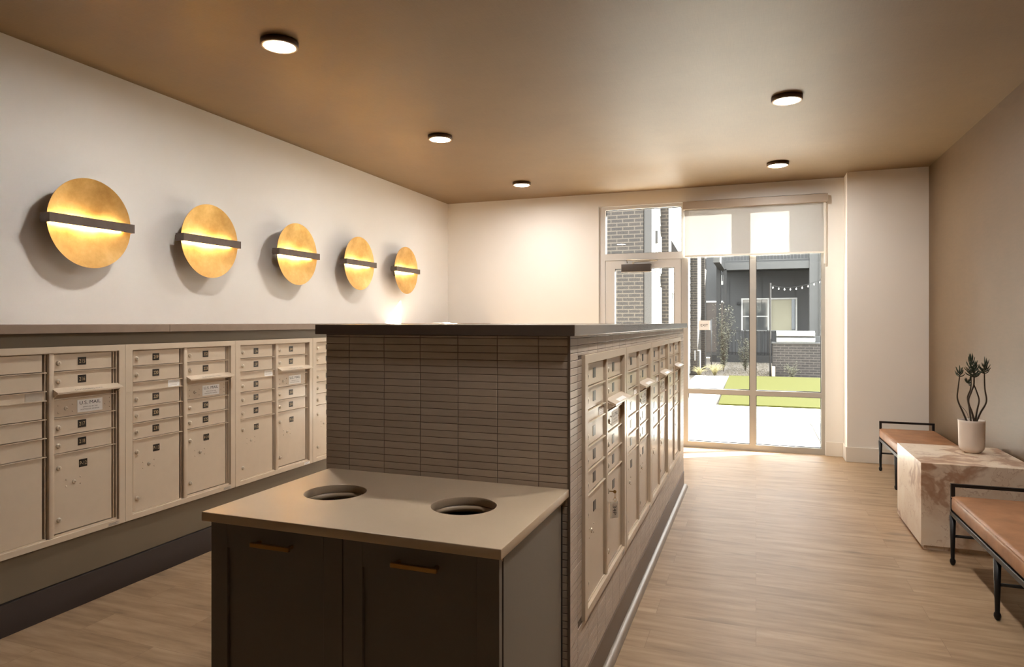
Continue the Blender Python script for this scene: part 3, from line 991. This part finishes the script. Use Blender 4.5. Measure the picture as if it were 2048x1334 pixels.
# ------------------------------------------------------------------ benches
def bench(x, y, label):
    # local: origin at far aisle leg foot; x toward wall, y negative toward camera
    r = empty('leather_bench', (x, y, 0), label, 'bench', 'tan leather benches along the right wall')
    D, L = .43, 1.51
    fr = MB()
    fr.box(-.012, D + .012, -L - .012, .012, .285, .312, bev=.002)
    fr.build('seat_frame', 'black', r)
    cu = MB().box(-.014, D + .014, -L + .012, -.010, .313, .406, bev=.024).build('cushion', 'leather', r)
    sm = MB()
    for zz, in ((.396,),):
        ins = -.004
        pts = [(-.010, -L + .02), (D + .010, -L + .02), (D + .010, -.018), (-.010, -.018), (-.010, -L + .02)]
        for a, b in zip(pts[:-1], pts[1:]):
            sm.tube([(a[0], a[1], zz), (b[0], b[1], zz)], .0022, 6)
    sm.build('piping', 'leather', cu)
    for yy in (0, -L / 2, -L):
        for xx in (0, D):
            lg = MB()
            lg.prism([(-.013, -.013), (.013, -.013), (.013, .013), (-.013, .013)], .0, .001, 'z')
            s = lambda h, w: [(xx - w, yy - w, h), (xx + w, yy - w, h), (xx + w, yy + w, h), (xx - w, yy + w, h)]
            lg = MB()
            prof = [(0, .006), (.006, .011), (.018, .015), (.030, .0145), (.038, .010), (.10, .0115), (.286, .0165)]
            vs = []
            for h, w in prof:
                for k in range(10):
                    t = 2 * pi * k / 10 + pi / 10
                    vs.append((xx + w * cos(t), yy + w * sin(t), h))
            fs = [tuple(reversed(range(10))), tuple(range(10 * (len(prof) - 1), 10 * len(prof)))]
            for i in range(len(prof) - 1):
                for k in range(10):
                    fs.append((i * 10 + k, i * 10 + (k + 1) % 10, (i + 1) * 10 + (k + 1) % 10, (i + 1) * 10 + k))
            lg.add(vs, fs, 0, True).build('leg', 'black', r)
        MB().tube([(.008, yy, .168), (D - .008, yy, .168)], .008, 10).build('stretcher', 'black', r)
    for yy in (0, -L):
        e = MB()
        e.box(-.010, .010, yy - .009, yy + .009, .31, .470).box(D - .010, D + .010, yy - .009, yy + .009, .31, .470)
        e.box(.010, D - .010, yy - .009, yy + .009, .452, .470)
        e.build('end_rail', 'black', r)
    return r
bench(1.102, 7.08, 'tan leather bench with black iron frame beyond the marble cube')
bench(1.066, 4.477, 'tan leather bench with black iron frame in the right foreground')

# ------------------------------------------------------------------ potted plant
px0, py0, pz0 = 1.346, 5.203, .536
pl = empty('potted_plant', (px0, py0, pz0), 'slender leafy succulent in a white ceramic pot on the marble cube', 'plant')
MB().lathe([(0, 0), (.042, 0), (.046, .004), (.058, .010), (.070, .026), (.0735, .05), (.0765, .20), (.077, .215), (.0745, .216), (.072, .20), (.070, .19), (0, .19)], seg=40).build('pot', 'pot', pl)
MB().lathe([(0, .197), (.03, .196), (.071, .192)], seg=28).build('soil', 'soil', pl)
def curve(pts, n=7):
    pts = [Vector(p) for p in pts]
    out = []
    P = [pts[0]] + pts + [pts[-1]]
    for i in range(1, len(P) - 2):
        for k in range(n):
            t = k / n
            a, b, c, d = P[i - 1], P[i], P[i + 1], P[i + 2]
            out.append(.5 * ((2 * b) + (c - a) * t + (2 * a - 5 * b + 4 * c - d) * t * t + (3 * b - a - 3 * c + d) * t ** 3))
    out.append(pts[-1])
    return out
def R(x, z, y=0): return (x - px0, y, z - pz0)
stems = [
    ([R(1.324, .73), R(1.296, .80, -.005), R(1.264, .885, -.01), R(1.266, .95, -.01), R(1.277, 1.05, -.01)], .0050),
    ([R(1.346, .73, .01), R(1.336, .83, .012), R(1.326, .90, .01), R(1.343, .965, .005), R(1.345, 1.06, .01)], .0048),
    ([R(1.362, .73, -.01), R(1.345, .80, -.015), R(1.324, .875, -.015), R(1.342, .94, -.01), R(1.357, .99, -.008), R(1.357, 1.07, -.01)], .0060),
    ([R(1.365, .73, .0), R(1.378, .82, .0), R(1.388, .885, .0), R(1.375, .94, 0), R(1.358, .99, 0)], .0052),
    ([R(1.374, .73, .012), R(1.400, .80, .015), R(1.433, .875, .015), R(1.424, .96, .012), R(1.421, 1.065, .012)], .0054),
    ([R(1.338, .75, .02), R(1.322, .80, .02), R(1.300, .83, .02), R(1.285, .845, .02)], .0012)]
for pts, r in stems:
    c = curve(pts)
    MB().tube(c, [r * (1.15 - .45 * i / len(c)) for i in range(len(c))], 8).build('stem', 'stem', pl)
def tuft(c, n, L, h, spread, seed, down=0):
    rnd = random.Random(seed)
    mb = MB()
    c = Vector(c)
    for i in range(n):
        a = rnd.uniform(0, 2 * pi)
        zz = rnd.random() * h
        up = .25 + .75 * zz / h
        d = Vector((cos(a), sin(a), 0))
        l = L * rnd.uniform(.7, 1.1)
        s0 = c + Vector((0, 0, zz))
        out = (1.05 - .75 * zz / h) * spread
        p1 = s0 + d * l * .45 * out + Vector((0, 0, l * .12 * (1 + up)))
        p2 = s0 + d * l * .75 * out + Vector((0, 0, l * .62 * (.4 + up)))
        mb.tube(curve([s0, p1, p2], 3), [.0022, .0030, .0034, .0034, .0030, .0022, .0007], 5)
    return mb.build('leaf_cluster', 'leaf', pl)
tuft(R(1.277, 1.035, -.01), 16, .058, .035, 1.0, 3)
tuft(R(1.343, 1.045, .012), 34, .062, .105, 1.0, 5)
tuft(R(1.357, 1.035, -.012), 34, .062, .085, 1.05, 8)
tuft(R(1.333, .975, .005), 11, .050, .040, .9, 11)
tuft(R(1.422, 1.055, .012), 28, .062, .075, 1.05, 14)

# ------------------------------------------------------------------ outdoors
struct(MB().box(-30, 40, YB + .06, 60, -.25, -.06).build('ground_soil', 'gravelsoil'))
pv = MB()
pv.box(-8, -.600, 7.80, 11.80, -.06, -.002).box(-.597, .705, 7.80, 11.80, -.06, -.002).box(.709, 14, 10.13, 11.80, -.06, -.002)
pv.box(-1.50, -.78, 11.805, 18.24, -.06, -.002).box(-.776, -.66, 11.805, 18.24, -.06, -.002)
struct(pv.build('patio_paving', 'concrete'))
tag(MB().box(.712, 14, 7.92, 10.125, -.055, .004).build('river_gravel', 'gravelpale'), 'pale river gravel bed beside the patio path', 'gravel', kind='stuff')
tf = MB().prism([(-.60, 11.84), (14, 11.84), (14, 18.24), (-.655, 18.24)], -.05, .02, 'z')
tag(tf.build('artificial_turf', 'turf'), 'bright green turf lawn beyond the white patio', 'grass', kind='stuff')
rnd = random.Random(4)
gr = MB()
for i in range(5200):
    x = rnd.uniform(-1.5, 4); y = rnd.uniform(18.3, 25.5)
    s = rnd.uniform(.010, .026)
    if (x > .36 and y > 18.9) or x < -1.42 or abs(x + .9) < .05: continue
    a = rnd.uniform(0, pi)
    vs = [(x + s * cos(a + k * pi / 2) * rnd.uniform(.7, 1.2), y + s * sin(a + k * pi / 2), -.06) for k in range(4)]
    vs += [(x + (vx - x) * .6, y + (vy - y) * .6, -.06 + s * .9) for vx, vy, _ in vs]
    gr.add(vs, [(4, 5, 6, 7), (0, 1, 5, 4), (1, 2, 6, 5), (2, 3, 7, 6), (3, 0, 4, 7)])
tag(gr.build('planting_gravel', 'gravelpale'), 'loose pale stones scattered over the planting bed behind the turf', 'gravel', kind='stuff')

# building on the left of the courtyard
lb_ = empty('brick_building', (-3.5, 13, 0), 'taupe brick and white siding building along the left of the courtyard', 'building')
part(MB().box(-8, -1.798, 11.40, 11.9, -.06, 8), 'brick_wall', 'brick', lb_)
part(MB().box(-1.790, -1.663, 11.42, 11.60, -.06, 8), 'corner_post', 'darktrim', lb_)
sd_ = MB()
def laps(x, y0, y1, z0, z1, mb):
    z = z0
    while z < z1:
        zt = min(z + .19, z1)
        mb.prism([(x - .05, z), (x, z), (x - .012, zt), (x - .05, zt)], y0, y1, 'y')
        z += .19
laps(-1.70, 11.60, 12.86, 0, 8, sd_)
laps(-1.70, 13.30, 18.98, 0, 8, sd_)
laps(-1.72, 20.30, 21.3, 0, 8, sd_)
part(sd_, 'lap_siding', 'siding', lb_)
part(MB().box(-1.9, -1.555, 12.88, 13.30, -.06, 8).box(-1.9, -1.515, 19.0, 20.25, -.06, 8).box(-1.9, -1.48, 21.3, 21.9, -.06, 8).box(-4, -1.76, 11.9, 22, -.06, 8), 'brick_pier', 'brick', lb_)
for y0, y1, z0, z1 in ((11.78, 12.70, .75, 2.05), (11.78, 12.70, 2.32, 3.0), (14.2, 15.6, .8, 2.1), (20.35, 21.25, .85, 2.6)):
    wd = part(ring(MB(), y0, y1, z0, z1, .07, -1.72, -1.665), 'window_trim', 'whitetrim', lb_)
    # ring() builds in x/z; rotate its data into the y/z plane
    for v in wd.data.vertices:
        v.co = (v.co.y, v.co.x, v.co.z)
    p = MB().box(-1.70, -1.69, y0 + .06, y1 - .06, z0 + .06, z1 - .06).box(-1.70, -1.675, (y0 + y1) / 2 - .02, (y0 + y1) / 2 + .02, z0 + .06, z1 - .06, 1).build('window_pane', ['darkglass', 'whitetrim'], wd)
w = MB().box(-1.70, -1.62, 11.86, 11.95, 2.80, 3.02, bev=.004)
tag(w.build('wall_light', 'darktrim'), 'grey box light on the siding seen through the glass above the door', 'wall light')
w = MB().prism([(-1.70, 2.72), (-1.42, 2.72), (-1.66, 3.14), (-1.70, 3.14)], 13.95, 14.25, 'y')
w.box(-1.68, -1.44, 13.97, 14.23, 2.712, 2.722, 1)
tag(w.build('wall_light', ['black', 'whitetrim']), 'dark wedge shaped wall light seen through the glass above the door', 'wall light')
tag(MB().tube([(-1.443, 19.0, -.06), (-1.443, 19.0, .60), (-1.443, 19.02, .62), (-1.60, 19.02, .63)], .016).tube([(-1.58, 18.95, .62), (-1.58, 18.95, .35)], .012).build('irrigation_pipe', 'pvc'), 'cream standpipe rising from the gravel by the brick pier', 'pipe')
tag(MB().tube([(-1.33, 22.0, -.06), (-1.33, 22.0, 1.5)], .018).build('downspout', 'greytrim'), 'thin grey downspout behind the brick pier', 'downspout')

# far grey building
fb = empty('grey_building', (6, 28, 0), 'slate grey building with balcony across the far side of the courtyard', 'building')
wl = MB()
wl.box(-12, .06, 28, 28.4, .0, 7.9).box(1.44, 34, 28, 28.4, 0, 7.9).box(.06, 1.44, 28, 28.4, 0, 1.10).box(.06, 1.44, 28, 28.4, 2.30, 7.9)
k = -12
while k < 12:
    wl.box(k, k + .02, 27.985, 28, .2, 3.4); k += 1.22
part(wl, 'siding_wall', 'greywall', fb)
wd = part(ring(MB(), -.55, 1.50, 1.04, 2.36, .06, 27.95, 28.02).box(.43, .50, 27.95, 28.02, 1.1, 2.3).box(-.5, .43, 27.96, 28.01, 1.62, 1.66), 'window_trim', 'whitetrim', fb)
MB().box(.50, 1.30, 28.05, 28.08, 1.10, 2.30).build('window_blind', 'blind', wd)
MB().box(1.30, 1.44, 28.03, 28.05, 1.10, 2.30).box(-.49, .43, 27.99, 28.0, 1.10, 2.30).build('window_pane', 'darkglass', wd)
dt = part(MB().box(-1.98, -1.90, 27.95, 28.02, .2, 2.27).box(-1.23, -1.165, 27.95, 28.02, .2, 2.27).box(-1.90, -1.23, 27.95, 28.02, 2.20, 2.27), 'door_trim', 'whitetrim', fb)
sh = MB().box(-1.90, -1.23, 27.985, 28.0, .2, 2.2)
z = .25
while z < 2.15:
    sh.box(-1.88, -1.25, 27.97, 27.985, z, z + .045, 0); z += .07
sh.build('louvred_door', 'closer', dt)
part(MB().box(-1.25, 12, 24.9, 25.15, 3.27, 3.53).box(-1.25, 12, 25.15, 28, 3.42, 3.53).box(-1.25, -1.05, 21.6, 24.9, 3.27, 3.53), 'balcony_beam', 'greytrim', fb)
rb = MB().box(-1.2, 12, 24.98, 25.02, 4.30, 4.36).box(-1.2, 12, 24.98, 25.02, 3.58, 3.61)
k = -1.2
while k < 8:
    rb.box(k, k + .02, 24.99, 25.01, 3.61, 4.30); k += .11
part(rb, 'balcony_railing', 'greytrim', fb)
part(MB().box(-1.33, -1.18, 24.85, 25.1, 0, 8), 'porch_column', 'darktrim', fb)
part(MB().box(-1.10, -.98, 24.9, 25.05, 0, 3.3), 'porch_column', 'darktrim', fb)
part(MB().box(1.72, 2.04, 24.85, 25.2, 0, 8), 'porch_column', 'greytrim', fb)
part(MB().box(2.04, 2.60, 24.75, 25.3, 0, 8), 'porch_column', 'siding', fb)
part(MB().box(-1.6, 12, 25.7, 28, -.06, .2), 'porch_slab', 'darktrim', fb)
tag(MB().box(-.69, -.61, 27.86, 27.98, 2.09, 2.22, bev=.005).build('wall_light', 'black'), 'small black cube light on the far grey wall', 'wall light')
tag(MB().box(-1.32, -1.21, 27.86, 27.98, 2.91, 3.06).cyl((-1.29, 27.95, 3.06), (-1.29, 27.95, 3.3), .012).cyl((-1.23, 27.95, 3.06), (-1.23, 27.95, 3.3), .012).build('utility_box', 'whitetrim'), 'small pale utility box with two conduits high on the far wall', 'utility box')

fc = empty('metal_fence', (0, 26, .2), 'black metal picket fence in front of the far grey building', 'fence')
mb = MB().box(-.97, 4, 25.98, 26.02, 1.07, 1.105).box(-.97, 4, 25.98, 26.02, .27, .30)
part(mb, 'rail', 'black', fc)
pk = MB(); k = -.97
while k < 4:
    pk.box(k, k + .022, 25.99, 26.01, .2, 1.10); k += .125
part(pk, 'pickets', 'black', fc)
for xx in (-.97, -.38, .4, 1.6, 2.8): part(MB().box(xx - .02, xx + .025, 25.97, 26.03, .2, 1.12), 'post', 'black', fc)

# grill counter
gc = empty('grill_counter', (1.6, 19.8, 0), 'grey brick outdoor kitchen counter at the edge of the turf', 'counter')
part(MB().box(.43, 4, 19.39, 20.2, -.06, .825), 'brick_base', 'brick_dark', gc)
part(MB().box(.405, 4.02, 19.36, 20.22, .827, .853).box(1.50, 4.0, 20.0, 20.2, .853, 1.02), 'countertop', 'greytrim', gc)
gl = empty('gas_grill', (1.0, 19.7, .855), 'stainless steel gas grill set on the brick counter', 'grill')
part(MB().box(.523, 1.487, 19.46, 20.0, .855, .985, bev=.006), 'control_panel', 'grill', gl)
part(MB().box(.535, 1.475, 19.50, 20.0, .985, 1.03), 'firebox', 'black', gl)
hp = [(19.48, 1.03), (20.0, 1.03), (20.0, 1.12), (19.86, 1.168), (19.60, 1.168), (19.48, 1.10)]
part(MB().prism(hp, .525, 1.485, 'x'), 'hood', 'grill', gl)
part(MB().tube([(.56, 19.44, 1.045), (1.45, 19.44, 1.045)], .012).box(.57, .59, 19.44, 19.49, 1.04, 1.05).box(1.42, 1.44, 19.44, 19.49, 1.04, 1.05), 'handle', 'steel', gl)
for k in range(5):
    part(MB().cyl((.63 + k * .17, 19.462, .92), (.63 + k * .17, 19.435, .92), .022), 'knob', 'steel', gl)
tag(MB().box(.40, .48, 19.0, 19.3, -.06, .22).build('utility_box', 'cassette'), 'small pale box on the gravel beside the grill counter', 'utility box')

# string lights
tag(MB().cyl((.363, 19.3, -.06), (.363, 19.3, 2.47), .022).build('light_pole', 'black'), 'thin black pole carrying the string lights beside the grill', 'pole')
sl_ = empty('string_lights', (.363, 19.3, 2.42), 'drooping outdoor string lights hanging from the black pole', 'string lights')
def sag(t):
    x = .363 + 2.2 * t
    return Vector((x, 19.3, 2.42 - .55 * t * (1 - t) * 1.5 * (1 - t) + .62 * t * t))
part(MB().tube([sag(k / 24) for k in range(25)], .005, 6), 'cable', 'black', sl_)
for k in range(15):
    p = sag(.03 + k * .066)
    part(MB().cyl(p, p + Vector((0, 0, -.03)), .007, mi=0, seg=8), 'socket', 'black', sl_)
    part(MB().lathe([(0, -.085), (.012, -.078), (.017, -.062), (.013, -.042), (.007, -.03)], p, seg=10), 'bulb', 'bulb', sl_)

# plants outdoors
def shrub(x, y, h, w, n, seed, label, leaf=.05, mat='shrub', name='garden_shrub'):
    rn = random.Random(seed)
    r = empty(name, (x, y, -.06), label, 'shrub')
    br = MB(); fo = MB()
    for i in range(n):
        a = rn.uniform(0, 2 * pi); l = h * rn.uniform(.5, 1)
        q = w * rn.uniform(.2, 1)
        pts = [Vector((0, 0, 0)), Vector((cos(a) * q * .35, sin(a) * q * .35, l * .5)), Vector((cos(a) * q, sin(a) * q, l))]
        c = curve(pts, 5)
        br.tube(c, [.006 - .0045 * j / len(c) for j in range(len(c))], 4)
        for j in range(34):
            p = c[rn.randrange(2, len(c))] + Vector((rn.uniform(-1, 1), rn.uniform(-1, 1), rn.uniform(-1, 1))) * w * .22
            d = Vector((rn.uniform(-1, 1), rn.uniform(-1, 1), rn.uniform(-.2, 1))).normalized() * leaf
            s = d.orthogonal().normalized() * leaf * .22
            fo.add([p, p + d * .5 + s, p + d, p + d * .5 - s], [(0, 1, 2, 3)])
    br.build('branches', 'stem', r)
    fo.build('foliage', mat, r)
shrub(-.90, 20.6, 2.0, .34, 34, 1, 'tall wispy shrub growing beside the brick pier')
shrub(-.30, 21.2, 1.0, .25, 18, 2, 'low bushy shrub behind the window mullion')
shrub(.9, 18.95, .38, .25, 9, 5, 'small sparse plant in front of the grill counter')
def grass(x, y, h, seed, label):
    rn = random.Random(seed)
    mb = MB()
    for i in range(90):
        a = rn.uniform(0, 2 * pi); l = h * rn.uniform(.6, 1.1); q = h * rn.uniform(.1, .9)
        mb.tube([(x, y, -.06), (x + cos(a) * q * .4, y + sin(a) * q * .4, -.06 + l * .7), (x + cos(a) * q, y + sin(a) * q, -.06 + l * .85)], [.004, .003, .001], 3)
    tag(mb.build('grass_tuft', 'grassy'), label, 'grass tuft')
grass(-1.05, 18.75, .38, 3, 'straw coloured grass tuft at the end of the white path')
grass(-1.44, 18.60, .30, 6, 'small pale grass tuft at the foot of the brick pier')
